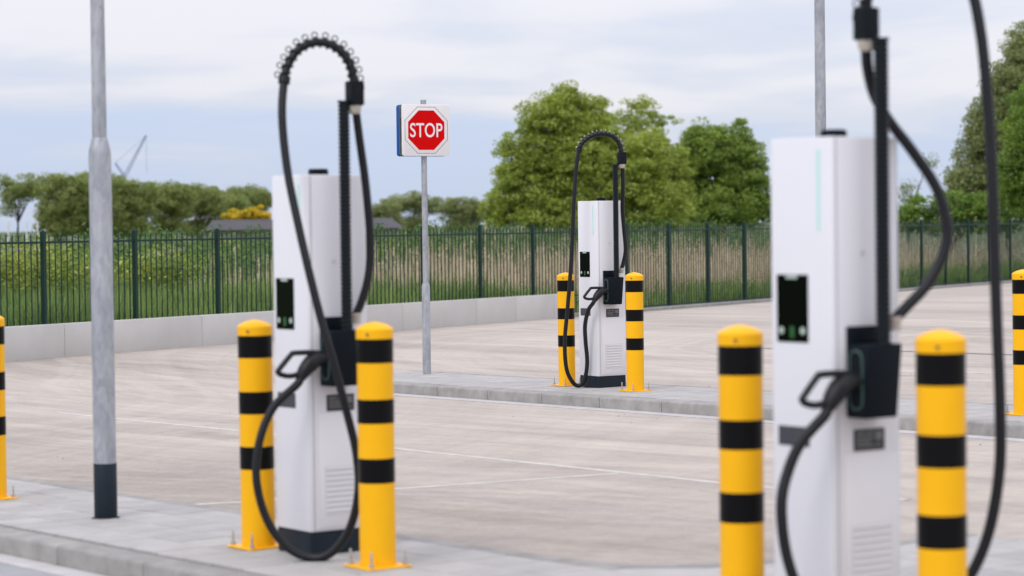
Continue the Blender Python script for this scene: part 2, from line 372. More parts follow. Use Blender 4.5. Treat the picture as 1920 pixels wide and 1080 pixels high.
# ------------------------------------------------------------------ islands
nrm = Vector((-GX, -GY, 1)).normalized()
def frame(D, p):                                           # a frame lying on the sloping paving
    ex = Vector((D[0], D[1], GX * D[0] + GY * D[1])).normalized(); ey = nrm.cross(ex)
    return Matrix(((ex.x, ey.x, nrm.x, p[0]), (ex.y, ey.y, nrm.y, p[1]), (ex.z, ey.z, nrm.z, p[2]), (0, 0, 0, 1)))
tile_me = mesh('paving_tile', MB().box(-.1452, .1452, -.1452, .1452, -.05, 0), TILE, bevel=.006, seg=1)
kerb_prof = [(0, -.2), (0, .098), (.006, .112), (.02, .12), (.165, .12), (.17, .116), (.17, -.2)]
def kerb_mesh():
    mb = MB(); L = .496; n = len(kerb_prof); vs = [(-L, q, z) for q, z in kerb_prof] + [(L, q, z) for q, z in kerb_prof]
    mb.add(vs, [tuple(range(n)), tuple(range(2 * n - 1, n - 1, -1))] + [(i, n + i, n + (i + 1) % n, (i + 1) % n) for i in range(n)])
    return mesh('kerb_stone', mb, KERB, bevel=.003, seg=1)
kerb_me = kerb_mesh()
gut_me = mesh('gutter_slab', MB().box(-.497, .497, -.155, -.003, -.1, .012), GUT, bevel=.004, seg=1)
def island(D, N, t0, t1, qk, qb, poly, tiles):
    mb = MB(); vs = []
    for t_, q in poly:
        p = D * t_ + N * q; vs.append((p[0], p[1]))
    n = len(vs)
    mb.add([(x, y, zplane(x, y) + IS - .022) for x, y in vs] + [(x, y, zplane(x, y) - .15) for x, y in vs],
           [tuple(range(n))] + [(i, (i + 1) % n, n + (i + 1) % n, n + i) for i in range(n)])
    base = obj('pavement', mb, JOINT, smooth=False); tag(base, kind='structure')
    t_ = t0 + .5
    while t_ < t1:
        p = D * t_ + N * qk; z = zplane(*p)
        link('kerb_stone', kerb_me, base, frame(D, (p[0], p[1], z)))
        link('gutter_slab', gut_me, base, frame(D, (p[0], p[1], z))); t_ += 1
    for t_, q in tiles:
        p = D * t_ + N * q; z = zplane(*p) + IS + random.uniform(-.0022, .0012)
        Mx = frame(D, (p[0], p[1], z)) @ Matrix.Rotation(random.uniform(-.006, .006), 4, 'X') @ Matrix.Rotation(random.choice((0, math.pi / 2, math.pi)), 4, 'Z')
        link('paving_tile', tile_me, base, Mx)
    # back edging kerb, flush with the paving
    return base
qk1 = 5.66; tq = .3
tl = []
for i in range(41):
    for j in range(4): tl.append((-17.0 + .15 + i * tq, qk1 + .225 + .15 + j * tq))
for i in range(12):
    for j in range(7): tl.append((-8.6 + .15 + i * tq, qk1 + .225 + .15 + (4 + j) * tq))
qb1 = qk1 + .225 + 4 * tq
tl = [p for p in tl if not (p[1] > qb1 and p[0] < -8.45 + .0 and p[1] < qb1 + .3)]
nib = [(-9.35, qb1), (-9.0, qb1 + .12), (-8.72, qb1 + .4), (-8.6, qb1 + .8), (-8.6, qb1 + 2.1)]
p1 = island(D1, N1, -17.0, -4.7, qk1, qb1, [(-17.0, qk1 + .21), (-4.7, qk1 + .21), (-4.7, qb1 + 2.1)] + nib[::-1] + [(-17.0, qb1)], tl)
edge_me = mesh('edging_kerb', MB().box(-.4975, .4975, .003, .10, -.2, -.002), KERB, bevel=.004, seg=1)
t_ = -16.5
while t_ < -9.4:
    p = D1 * t_ + N1 * qb1; link('edging_kerb', edge_me, p1, frame(D1, (p[0], p[1], zplane(*p) + IS))); t_ += 1
mbn = MB(); nv = []; nib2 = [(-10.0, qb1 + .003)] + nib
for (a, b) in nib2:
    p = D1 * a + N1 * b; nv.append(p)
vs = []; fs = []
for i, p in enumerate(nv):
    t2 = nv[min(i + 1, len(nv) - 1)] - nv[max(i - 1, 0)]; t2 /= np.linalg.norm(t2); o2 = np.array([-t2[1], t2[0]]) * .11
    for qv, z in ((p, -.2), (p, -.001), (p + o2, -.001), (p + o2, -.2)): vs.append((qv[0], qv[1], zplane(*qv) + IS + z))
for i in range(len(nv) - 1):
    for k_ in range(4): fs.append((4 * i + k_, 4 * i + (k_ + 1) % 4, 4 * i + 4 + (k_ + 1) % 4, 4 * i + 4 + k_))
obj('curved_edging', mbn.add(vs, fs), KERB, p1)
fillm = MB(); fv = [D1 * a + N1 * b for a, b in nib + [(-8.0, qb1 + .8), (-8.0, qb1)]]
n_ = len(fv)
fillm.add([(p[0], p[1], zplane(*p) + IS - .0065) for p in fv], [tuple(range(n_))]); obj('concrete_infill', fillm, TILE, p1)
# near lane in front of the first island
LQ = [(-30, qk1 - .16), (2, qk1 - .16), (2, -3), (-30, -3)]
vs = []
for a in np.linspace(-26, 2, 30):
    for q in np.linspace(-2, qk1 - .158, 8):
        p = D1 * a + N1 * q; vs.append((p[0], p[1], zroad(p[0], p[1]) + .006))
mb = MB().add(vs, [(i * 8 + j, (i + 1) * 8 + j, (i + 1) * 8 + j + 1, i * 8 + j + 1) for i in range(29) for j in range(7)])
obj('lane_surface', mb, LANEM, road)
qk2 = 13.86; qb2 = qk2 + .225 + 4 * tq
tl2 = [(-25.2 + .15 + i * tq, qk2 + .225 + .15 + j * tq) for i in range(48) for j in range(4)]
p2 = island(D2, N2, -25.2, -10.8, qk2, qb2, [(-25.2, qk2 + .21), (-10.8, qk2 + .21), (-10.8, qb2), (-25.2, qb2)], tl2)
t_ = -24.7
while t_ < -10.8:
    p = D2 * t_ + N2 * qb2; link('edging_kerb', edge_me, p2, frame(D2, (p[0], p[1], zplane(*p) + IS))); t_ += 1
def on_isl(X, Y): return (X, Y, zplane(X, Y) + IS)

# ------------------------------------------------------------------ concrete wall and fence
wall = empty('retaining_wall', (*fence_pt(0), 0)); tag(wall, 'low pale concrete retaining wall below the left stretch of green fence', 'wall')
WI = wall.matrix_world.inverted()
def wtop(n): return .318 - .0085 * n
bx = [-560, -360, -160, 98, 357, 560, 735, 874, 948, 1021, 1046]
for a, b in zip(bx[:-1], bx[1:]):
    na_, nb_ = fn(a), fn(b); g_ = .004; mb = MB(); vs = []
    for n, s_ in ((na_, 1), (nb_, -1)):
        for off in (-.22, -.06):
            p = fence_pt(n + s_ * g_ / FL, off); z0 = zroad(*p) - .12
            vs += [(p[0] - FP0[0], p[1] - FP0[1], z0), (p[0] - FP0[0], p[1] - FP0[1], wtop(n))]
    mb.add(vs, [(0, 1, 5, 4), (2, 6, 7, 3), (1, 3, 7, 5), (0, 2, 3, 1), (4, 5, 7, 6), (0, 4, 6, 2)])
    obj('concrete_block', mb, WALLM, wall, bevel=.006, seg=2)
ed = empty('edging_strip', (*fence_pt(8), 0)); tag(ed, 'low concrete edging strip under the fence right of the wall', 'kerb'); E0 = fence_pt(8)
n = fn(1046) + .02
while n < 30:
    mb = MB(); vs = []
    for nn in (n, n + .66):
        for off in (-.24, .02):
            p = fence_pt(nn, off); vs += [(p[0] - E0[0], p[1] - E0[1], zroad(*p) - .15), (p[0] - E0[0], p[1] - E0[1], zroad(*p) + .07)]
    mb.add(vs, [(0, 1, 5, 4), (2, 6, 7, 3), (1, 3, 7, 5), (0, 2, 3, 1), (4, 5, 7, 6), (0, 4, 6, 2)])
    obj('kerb_stone', mb, KERB, ed, bevel=.01, seg=1); n += .665

fence = empty('bar_fence', (*FP0, 0)); tag(fence, 'dark green vertical bar metal fence running behind the yard', 'fence')
FT = 1.70; frz = math.atan2(FD[1], FD[0])
post_me = mesh('post', MB().box(-.035, .035, -.035, .035, -2.2, 0).lathe([(.03, 0), (.027, .012), (.001, .018)], 8), FGRN, bevel=.006, seg=1)
bar_me = mesh('bar', MB().lathe([(.0108, -2.0), (.0108, -.02), (.007, -.006), (.002, 0)], 8), FGRN)
rail_me = mesh('rail', MB().box(0.05, FL - .05, -.018, .018, -.016, .016), FGRN, bevel=.003, seg=1)
RZ = Matrix.Rotation(frz, 4, 'Z')
NA, NB = -3, 27; NBARS = 15; cnt = 0; extra = []
for n in range(NA, NB):
    p = FV * n; zt = FT - .0
    link('post', post_me, fence, Matrix.Translation((p[0], p[1], zt)) @ RZ)
    zb = zroad(*(FP0 + FV * (n + .5)))
    for dz in (FT - .165, (wtop(n) - .06 if n < 7.2 else zb + .10)):
        link('rail', rail_me, fence, Matrix.Translation((p[0], p[1], dz)) @ RZ)
    for i in range(1, NBARS + 1):
        q = FV * (n + i / (NBARS + 1)); Mx = Matrix.Translation((q[0], q[1], FT - .045))
        if -1 <= n <= 18: link('bar', bar_me, fence, Mx)
        else: extra.append((q[0], q[1], FT - .045))
mb = MB()
for q in extra: mb.box(q[0] - .009, q[0] + .009, q[1] - .009, q[1] + .009, q[2] - 2.0, q[2])
o = obj('far_bars', mb, FGRN, fence, smooth=False); o['kind'] = 'stuff'

# ------------------------------------------------------------------ bollards
def bollard_proto():
    t = empty('bollard', (0, 0, 0)); r = .089
    obj('tube', MB().lathe([(r, .012), (r, 1.118), (r, 1.14)], 32), YEL, t)
    obj('cap', MB().lathe([(r + .003, 1.117), (r + .003, 1.163), (r - .004, 1.172), (r - .03, 1.186), (r - .06, 1.195), (.001, 1.2)], 32), YEL, t)
    for z0, z1 in ((1.0, 1.1165), (.706, .823), (.415, .535)):
        obj('black_band', MB().lathe([(r + .0006, z0), (r + .0014, z0 + .001), (r + .0014, z1 - .001), (r + .0006, z1)], 32), BLK, t)
    obj('base_plate', MB().box(-.121, .121, -.121, .121, .0, .012), YEL, t, bevel=.003, seg=1)
    obj('cap_screw', MB().tube([(.045 + .01, -.073, 1.14), (.048 + .01, -.081, 1.14)], .006, 8), SBLK, t)
    for sx in (-1, 1):
        for sy in (-1, 1):
            b = obj('anchor_bolt', MB().lathe([(.006, .012), (.006, .085), (.004, .088)], 10, (sx * .097, sy * .097)), ZINC, t)
            obj('nut', MB().lathe([(.0125, .0125), (.0125, .028), (.011, .03)], 6, (sx * .097, sy * .097)), ZINC, b)
    return t
bp = bollard_proto(); first = True
RZ1 = math.atan2(D1[1], D1[0]); RZ2 = math.atan2(D2[1], D2[0])
BOL = [(tuple(hit(-13, 935, IS)[:2]), RZ1, 1.0, 'black and yellow striped bollard cut off by the left picture edge'),
       ((-1.352, 12.70), RZ1, 1.0, 'striped bollard standing behind left of the charger with the ringed cable arch'),
       ((-.672, 11.79), RZ1, 1.0, 'striped bollard in front right of the charger nearest the tall lamp post'),
       ((.572, 25.6), RZ2, 1.0, 'striped bollard half hidden by a hanging cable of the farthest charger'),
       ((1.235, 24.4), RZ2, 1.0, 'sharp striped bollard right of the farthest charger'),
       (tuple(hit(1921, 777, IS)[:2]), RZ2, 1.0, 'striped bollard cut off by the right picture edge on the far island'),
       ((.915, 9.72), RZ1, 1.012, 'blurred striped bollard left of the nearest charger'),
       ((1.555, 8.78), RZ1, 1.01, 'largest striped bollard, right of the nearest charger')]
for (X, Y), rz, sz, lab in BOL:
    o = bp if first else copy_tree(bp); first = False
    o.location = on_isl(X, Y); o.rotation_euler = (random.uniform(-.004, .004), random.uniform(-.004, .004), rz + random.uniform(-.03, .03)); o.scale = (1, 1, sz)
    tag(o, lab, 'bollard', 'striped bollards guarding the chargers')

# ------------------------------------------------------------------ chargers
A_, B_, H_ = .35, .365, 1.94
def spline(P, n=10):
    P = [np.array(p, float) for p in P]; P = [2 * P[0] - P[1]] + P + [2 * P[-1] - P[-2]]; out = []
    for i in range(1, len(P) - 2):
        p0, p1_, p2_, p3 = P[i - 1:i + 3]
        for k_ in range(n):
            u = k_ / n; out.append(.5 * ((2 * p1_) + (-p0 + p2_) * u + (2 * p0 - 5 * p1_ + 4 * p2_ - p3) * u * u + (-p0 + 3 * p1_ - 3 * p2_ + p3) * u ** 3))
    out.append(P[-2]); return out
def charger(corner, D, label, arch, narch, hoseb, block, ringtilt, ringmat, nring, ring_r):
    rz = math.atan2(D[1], D[0]); N = np.array([-D[1], D[0]])
    c = np.array(corner) - D * A_ / 2 + N * B_ / 2
    t = empty('charging_station', on_isl(*c), rz); t['label'] = label; t['category'] = 'charger'; t['group'] = 'white charging stations'
    inv = np.array(t.matrix_world.inverted())
    def loc(p): return (inv @ np.array([*p, 1.]))[:3]
    x0, x1, y0, y1 = -A_ / 2, A_ / 2, -B_ / 2, B_ / 2
    cab = obj('cabinet', MB().prism(rrect(x0, x1, y0, y1, .022), .122, H_), WHITE, t, bevel=.006)
    obj('plinth', MB().prism(rrect(x0 + .003, x1 - .003, y0 + .003, y1 - .003, .022), .0, .1215), PLINTH, t, bevel=.004, seg=1)
    obj('cap', MB().lathe([(.052, H_), (.052, H_ + .026), (.046, H_ + .034), (.001, H_ + .035)], 24), ANTH, t)
    # right face panels
    obj('side_panel', MB().box(x1 - .002, x1 + .0035, y0 + .030, y1 - .014, .135, H_ - .012), WHITE2, t, bevel=.002, seg=2)
    obj('seam', MB().box(x1 - .004, x1 + .0008, y0 + .0235, y0 + .0285, .125, H_ - .003), SEAM, t)
    lp = obj('lower_panel', MB().box(x1 + .003, x1 + .0062, y0 + .055, y1 - .022, .145, .72), WHITE2, t, bevel=.0015, seg=2)
    v = obj('vent', MB().box(x1 + .0055, x1 + .0080, y0 + .085, y0 + .30, .20, .455), VENTM, t, bevel=.001, seg=1)
    for i in range(9):
        z = .214 + i * .027; mbs = MB(); xa = x1 + .0075
        mbs.add([(xa, y0 + .092, z), (xa, y0 + .293, z), (xa + .0035, y0 + .293, z + .006), (xa + .0035, y0 + .092, z + .006), (xa, y0 + .092, z + .019), (xa, y0 + .293, z + .019)],
                [(0, 1, 2, 3), (3, 2, 5, 4), (0, 3, 4), (1, 5, 2), (0, 4, 5, 1)])
        obj('slat', mbs, VENTM, v, smooth=False)
    npl = obj('name_plate', MB().box(x1 + .003, x1 + .0075, y0 + .102, y0 + .268, .733, .818), NPL, t, bevel=.002, seg=1)
    xa = x1 + .0076
    for (a, b, z0, z1) in ((.115, .16, .795, .806), (.168, .205, .795, .806), (.115, .205, .778, .786), (.115, .19, .764, .771), (.115, .205, .750, .757), (.216, .255, .772, .806), (.216, .25, .750, .757)):
        obj('print_line', MB().box(xa - .001, xa + .0006, y0 + a, y0 + b, z0, z1), NTX, npl, smooth=False)
    obj('lock', MB().tube([(x1 + .002, y0 + .155, 1.50), (x1 + .0075, y0 + .155, 1.50)], .011, 14), VENTM, t)
    # left face: screen, dark label, light strip
    s = obj('screen', MB().box(x0 + .042, x0 + .219, y0 - .004, y0 + .004, 1.15, 1.413), SCR, t, bevel=.003, seg=1)
    obj('screen_tab', MB().box(x0 + .098, x0 + .162, y0 - .0052, y0 - .003, 1.397, 1.4105), SCRI, s, smooth=False)
    for a in (.070, .191):
        obj('screen_icon', MB().tube([(x0 + a, y0 - .003, 1.196), (x0 + a, y0 - .0052, 1.196)], .0145, 16), SCRI, s)
    obj('green_icon', MB().box(x0 + .119, x0 + .143, y0 - .005, y0 - .003, 1.168, 1.212), SCRG, s, smooth=False)
    obj('label_plate', MB().box(x0 + .045, x0 + .22, y0 - .003, y0 + .003, .748, .824), DKPL, t, bevel=.001, seg=1)
    obj('light_strip', MB().box(x0 + .272, x0 + .290, y0 - .002, y0 + .003, 1.585, 1.895), TEAL, t, bevel=.001, seg=1)
    # holster box on the right face
    ya, yb = y0 + .065, y0 + .245; xo = x1 + .0035
    mbx = MB(); w0 = .126; w1 = .112
    prof = [(ya, xo), (yb + .02, xo), (yb, xo + w0), (ya, xo + w0)]
    vs = [(q[1], q[0], z) for z, k_ in ((.866, w1), (1.148, w0)) for q in [(ya, xo), (yb + (.02 if k_ == w0 else .0), xo), (yb - (.0 if k_ == w0 else .016), xo + k_), (ya, xo + k_)]]
    mbx.add(vs, [(0, 1, 2, 3), (4, 7, 6, 5), (0, 3, 7, 4), (3, 2, 6, 7), (2, 1, 5, 6), (1, 0, 4, 5)])
    hb = obj('holster', mbx, ANTH, t, bevel=.008, seg=3)
    obj('holster_back', MB().box(xo, xo + .02, ya + .002, yb + .012, 1.13, 1.215), ANTH, t, bevel=.004, seg=2)
    path = []; cx_, cz_ = xo + .058, 1.012
    for k_ in range(41):
        a = 2 * math.pi * k_ / 40; path.append((cx_ + .034 * math.cos(a), ya - .001, cz_ + (.078 if math.sin(a) > 0 else -.078) + .034 * math.sin(a)))
    obj('socket_outline', MB().tube(path, .0042, 6), OVAL, hb)
    # plug: body, handle loop
    def pp(o_, z, dx=0.): return (xo + .058 + dx, ya - o_, z)
    bodyp = spline([pp(-.004, 1.01), pp(.05, 1.007), pp(.09, .985), pp(.125, .95), pp(.155, .908)], 6)
    rr = list(np.interp(np.linspace(0, 1, len(bodyp)), [0, .2, .5, .75, .92, 1], [.038, .038, .043, .037, .029, .023]))
    pl = obj('plug', MB().tube(bodyp, rr, 14), RUB, t)
    hp = spline([pp(.03, 1.036), pp(.10, 1.042), pp(.185, 1.042), pp(.205, 1.032), pp(.272, .965), pp(.278, .95), pp(.262, .938), pp(.21, .928), pp(.135, .938)], 5)
    obj('handle', MB().tube(hp, .014, 10), RUB, pl)
    # ribbed conduit post
    pr = []; z = 1.145; rp_ = .0245
    while z < 2.29: pr += [(rp_, z), (rp_ + .006, z + .004), (rp_ + .006, z + .011), (rp_, z + .016)]; z += .021
    pr += [(rp_, 2.30), (rp_ + .008, 2.301), (rp_ + .008, 2.312), (.001, 2.313)]
    obj('conduit_post', MB().lathe(pr, 14, (xo + .098, y0 + .170)), RIB, t)
    # hose in two lengths
    HR = .0215
    A3 = [loc(p) for p in arch]; tail = [np.array(pp(.171, .883)), np.array(pp(.152, .912))]
    full = spline(A3 + tail, 8)
    obj('charging_cable', MB().tube(full, HR, 12), RUB, t)
    B3 = [loc(p) for p in hoseb]; obj('feed_hose', MB().tube(spline(B3, 8), HR, 12), RUB, t)
    b0 = B3[0]; obj('hose_gland', MB().tube([b0 + (0, 0, -.04), b0 + (0, 0, -.01), b0 + (0, 0, .0), b0 + (0, 0, .014)], [.027, .027, .032, .03], 14), BEIGE, t)
    # spring block at the head of the hose: ribs, beige gland below
    bc = loc(block); pb = []; z = -.063
    hbk = MB().box(bc[0] - .036, bc[0] + .036, bc[1] - .036, bc[1] + .036, bc[2] - .063, bc[2] + .063); blk = obj('spring_block', hbk, ANTH, t, bevel=.008, seg=2)
    for i in range(9):
        zz = bc[2] - .054 + i * .0135; obj('rib', MB().prism(rrect(bc[0] - .039, bc[0] + .039, bc[1] - .039, bc[1] + .039, .008, 2), zz - .003, zz + .003), RIB, blk, smooth=False)
    obj('clamp_arm', MB().tube([(bc[0], bc[1], bc[2] - .02), (xo + .098, y0 + .170, 2.285)], .014, 8), ANTH, t)
    obj('block_gland', MB().tube([bc + (0, 0, -.105), bc + (0, 0, -.095), bc + (0, 0, -.066), bc + (0, 0, -.062)], [.022, .030, .034, .034], 16), BEIGE, t)
    # coil spring round the arch
    ap = full[:narch * 8 + 1]; cen = sum(ap) / len(ap); d = [0.]
    for a, b in zip(ap[:-1], ap[1:]): d.append(d[-1] + np.linalg.norm(b - a))
    def along(s_):
        i = min(max(np.searchsorted(d, s_), 1), len(ap) - 1); u = (s_ - d[i - 1]) / (d[i] - d[i - 1] + 1e-9); T = ap[i] - ap[i - 1]
        return ap[i - 1] * (1 - u) + ap[i] * u, T / np.linalg.norm(T)
    an = np.cross(ap[0] - cen, ap[-1] - cen); an /= np.linalg.norm(an)
    hel = []; turns = nring; m_ = turns * 12
    for i in range(m_ + 1):
        p, T = along(d[-1] * i / m_); o2 = np.cross(T, an); o2 /= np.linalg.norm(o2); th = 2 * math.pi * turns * i / m_
        hel.append(p + (HR + .004) * (math.cos(th) * o2 + math.sin(th) * np.cross(T, o2)))
    sp = obj('coil_spring', MB().tube(hel, .0058, 6), RIB, t)
    for i in range(nring):
        p, T = along(d[-1] * (i + .5) / nring); o2 = np.cross(T, an); o2 /= np.linalg.norm(o2)
        if o2 @ (p - cen) < 0: o2 = -o2
        ax = an * math.cos(ringtilt) + T * math.sin(ringtilt)
        obj('spring_ring', MB().torus(p + o2 * (HR + ring_r * .92), ax, ring_r, .0034, 16, 6), ringmat, sp)
    p, T = along(d[-1]); obj('cable_collar', MB().tube([p - T * .02, p - T * .018, p + T * .018, p + T * .02], [HR + .002, HR + .009, HR + .009, HR + .002], 14), RIB, t)
    return t
def W3(L): return [at(*p) for p in L]
charger((-1.038, 12.25), D1, 'white charger beside the tall lamp post, its looped cable crossing its front', W3([
    (664, 172, 12.28), (663, 150, 12.28), (655, 118, 12.28), (632, 90, 12.27), (597, 79, 12.26), (562, 91, 12.24), (541, 120, 12.22), (533, 150, 12.2), (529, 220, 12.15), (539, 320, 12.1), (559, 420, 12.04),
    (582, 520, 11.99), (605, 610, 11.97), (628, 690, 11.96), (652, 780, 11.97), (668, 850, 11.98), (672, 920, 12.0), (656, 990, 12.03), (622, 1036, 12.05), (585, 1046, 12.07), (540, 1027, 12.08), (501, 975, 12.08), (481, 900, 12.08), (487, 826, 12.1), (512, 765, 12.13)]),
    7, W3([(666, 592, 12.36), (678, 565, 12.37), (691, 515, 12.38), (694, 450, 12.38), (686, 350, 12.36), (674, 260, 12.33), (667, 205, 12.3)]), at(665, 175, 12.29), 0.12, SPR, 15, .0155)
charger((.885, 25.0), D2, 'sharply focused white charger on the far island between two bollards', W3([
    (1166, 297, 25.03), (1165, 284, 25.03), (1160, 268, 25.03), (1149, 256, 25.02), (1131, 251, 25.0), (1112, 254, 24.99), (1095, 265, 24.98), (1086, 281, 24.97), (1080, 320, 24.96), (1076, 380, 24.95), (1073, 450, 24.95),
    (1069, 520, 24.95), (1064, 580, 24.97), (1059, 640, 25.0), (1062, 690, 25.05), (1074, 717, 25.1), (1086, 723, 25.12), (1096, 713, 25.1), (1101, 680, 25.07), (1098, 640, 25.03), (1097, 610, 25.0), (1103, 582, 24.97)]),
    7, W3([(1165, 505, 25.10), (1169, 492, 25.11), (1173, 468, 25.11), (1170, 430, 25.1), (1167, 390, 25.09), (1168, 350, 25.07), (1167, 315, 25.05)]), at(1166, 296.5, 25.04), 1.15, SPR2, 17, .0115)
charger((1.216, 9.19), D1, 'nearest white charger at the right, its cable arch rising out of the picture', W3([
    (1624, 45, 9.24), (1625, 5, 9.24), (1632, -50, 9.23), (1668, -110, 9.21), (1730, -128, 9.18), (1790, -90, 9.14), (1822, -20, 9.12), (1840, 70, 9.1), (1851, 180, 9.09), (1859, 300, 9.08), (1864, 450, 9.07), (1869, 600, 9.06),
    (1875, 760, 9.05), (1874, 880, 9.05), (1853, 1000, 9.05), (1812, 1090, 9.05), (1740, 1165, 9.05), (1650, 1204, 9.05), (1570, 1190, 9.04), (1510, 1130, 9.04), (1476, 1045, 9.04), (1465, 950, 9.04), (1477, 885, 9.06), (1503, 828, 9.07)]),
    6, W3([(1676, 600, 9.27), (1700, 575, 9.29), (1737, 535, 9.32), (1768, 478, 9.34), (1776, 425, 9.35), (1757, 355, 9.36), (1712, 285, 9.36), (1668, 228, 9.35), (1640, 180, 9.32), (1627, 130, 9.27), (1624, 90, 9.24)]), at(1624, 45, 9.24), 0.2, SPR, 15, .0155)

# ------------------------------------------------------------------ lamp posts
def lamp(X, Y, label, r0, r1, zs, htot, band):
    t = empty('lamp_post', on_isl(X, Y)); tag(t, label, 'lamp post', 'galvanised lamp posts')
    obj('lower_tube', MB().lathe([(r0, .0), (r0, zs - .045), (r0 - .003, zs - .02), (r1 + .005, zs + .045), (r1 + .001, zs + .05)], 28), GALV, t)
    obj('upper_tube', MB().lathe([(r1, zs + .02), (r1 * .8, htot)], 24), GALV, t)
    obj('base_sleeve', MB().lathe([(r0 + .0012, .0), (r0 + .0022, .003), (r0 + .0022, band - .002), (r0 + .001, band)], 28), PLINTH, t)
    obj('joint_gap', MB().lathe([(r0 + .022, -.01), (r0 + .018, .003), (.01, .003)], 20), JOINT, t)
    arm = obj('lamp_arm', MB().tube([(0, 0, htot - .05), (0, 0, htot + .12), (.1, 0, htot + .2), (.5, 0, htot + .24)], .03, 10), GALV, t)
    obj('lamp_head', MB().box(.42, .95, -.14, .14, htot + .2, htot + .28), SGRY, t, bevel=.03)
    return t
lamp(-2.425, 14.3, 'tall galvanised lamp post with black base sleeve at the left', .0663, .0432, 2.2, 6.0, .325)
lamp(2.9, 22.6, 'galvanised lamp post rising behind the nearest charger', .0663, .052, 2.2, 7.0, .325)

# ------------------------------------------------------------------ stop sign
sx, sy = -1.02, 28.6
st = empty('stop_sign', on_isl(sx, sy)); tag(st, 'red octagonal STOP sign on a slim galvanised post by the far kerb', 'stop sign'); gz = on_isl(sx, sy)[2]
zl = 1.005 - gz
obj('lower_post', MB().lathe([(.049, 0), (.049, zl - .02), (.046, zl), (.037, zl + .03)], 20), GALV, st)
obj('upper_post', MB().lathe([(.034, zl), (.034, 3.2 - gz - .004), (.03, 3.2 - gz)], 18), GALV, st)
th = R_(25.5); nx = np.array([math.sin(th), -math.cos(th)]); ux = np.array([math.cos(th), math.sin(th)]); zc0 = 2.838 - gz
def SM(off):   # local x = along board, y = up, z = normal
    return Matrix(((ux[0], 0, nx[0], nx[0] * off), (ux[1], 0, nx[1], nx[1] * off), (0, 1, 0, zc0), (0, 0, 0, 1)))
b = .304
bo = link('board', mesh('board', MB().prism(rrect(-b, b, -b, b, .03), 0, .030), SWHT, bevel=.003, seg=2), st, SM(.048))
bk = link('back_board', mesh('back_board', MB().prism(rrect(-b, b, -b, b, .03), -.062, 0), SBLU, bevel=.004, seg=2), st, SM(-.048))
gp = link('mounting_channel', mesh('mounting_channel', MB().box(-b + .02, b - .02, -.2, -.14, -.045, .045).box(-b + .02, b - .02, .14, .2, -.045, .045), SGRY), st, SM(0))
bkp = link('blue_board_back', mesh('blue_board_back', MB().prism(rrect(-b + .006, b - .006, -b + .006, b - .006, .026), 0, .02), SGRY), st, SM(-.0475))
def octa(ap): return [(ap / math.cos(math.pi / 8) * math.cos(math.pi / 8 + k_ * math.pi / 4), ap / math.cos(math.pi / 8) * math.sin(math.pi / 8 + k_ * math.pi / 4)) for k_ in range(8)]
def ringpoly(a, b_, z):
    o1, o2 = octa(a), octa(b_); return MB().add([(p[0], p[1], z) for p in o1 + o2], [(i, (i + 1) % 8, 8 + (i + 1) % 8, 8 + i) for i in range(8)])
Mb = Matrix.Identity(4)
link('outline', mesh('outline', ringpoly(.2745, .2695, .0306), SBLK, smooth=False), bo)
link('red_octagon', mesh('red_octagon', MB().add([(p[0], p[1], .0310) for p in octa(.2325)], [tuple(range(8))]), RED, smooth=False), bo)
cu = bpy.data.curves.new('stop_text', 'FONT'); cu.body = 'STOP'; cu.align_x = 'CENTER'; cu.size = 1; cu.offset = .010; cu.space_character = 1.02
to = bpy.data.objects.new('stop_text', cu); COL.objects.link(to); dg = bpy.context.evaluated_depsgraph_get()
tm = bpy.data.meshes.new_from_object(to.evaluated_get(dg)); bpy.data.objects.remove(to)
V = np.array([v.co for v in tm.vertices]); lo, hi = V.min(0), V.max(0)
for v in tm.vertices: v.co = ((v.co.x - (lo[0] + hi[0]) / 2) / (hi[0] - lo[0]) * .415, (v.co.y - (lo[1] + hi[1]) / 2) / (hi[1] - lo[1]) * .168, .0316)
tm.materials.clear(); tm.materials.append(SWHT); link('lettering', tm, bo)

# ------------------------------------------------------------------ foliage
def leafcloud(cent, rad, n, size, aspect=.6, flat=.25):
    """n leaf quads round each centre (k,3) with spread rad (k,3)"""
    k_ = len(cent); idx = np.repeat(np.arange(k_), n)
    p = rng.normal(size=(k_ * n, 3)); p /= np.linalg.norm(p, axis=1, keepdims=True) + 1e-9
    p *= rng.uniform(.25, 1, (k_ * n, 1)) ** .5; P = cent[idx] + p * rad[idx]
    nr = rng.normal(size=P.shape) + np.array([0, 0, flat * 3]); nr /= np.linalg.norm(nr, axis=1, keepdims=True)
    a = np.cross(nr, rng.normal(size=P.shape)); a /= np.linalg.norm(a, axis=1, keepdims=True); b_ = np.cross(nr, a)
    s = size * rng.uniform(.6, 1.25, (len(P), 1)); a = a * s; b_ = b_ * s * aspect
    V = np.stack([P - a, P - b_ * .9 + a * .1, P + a, P + b_ * .9 + a * .1], 1).reshape(-1, 3)
    return V, np.arange(len(V)).reshape(-1, 4)
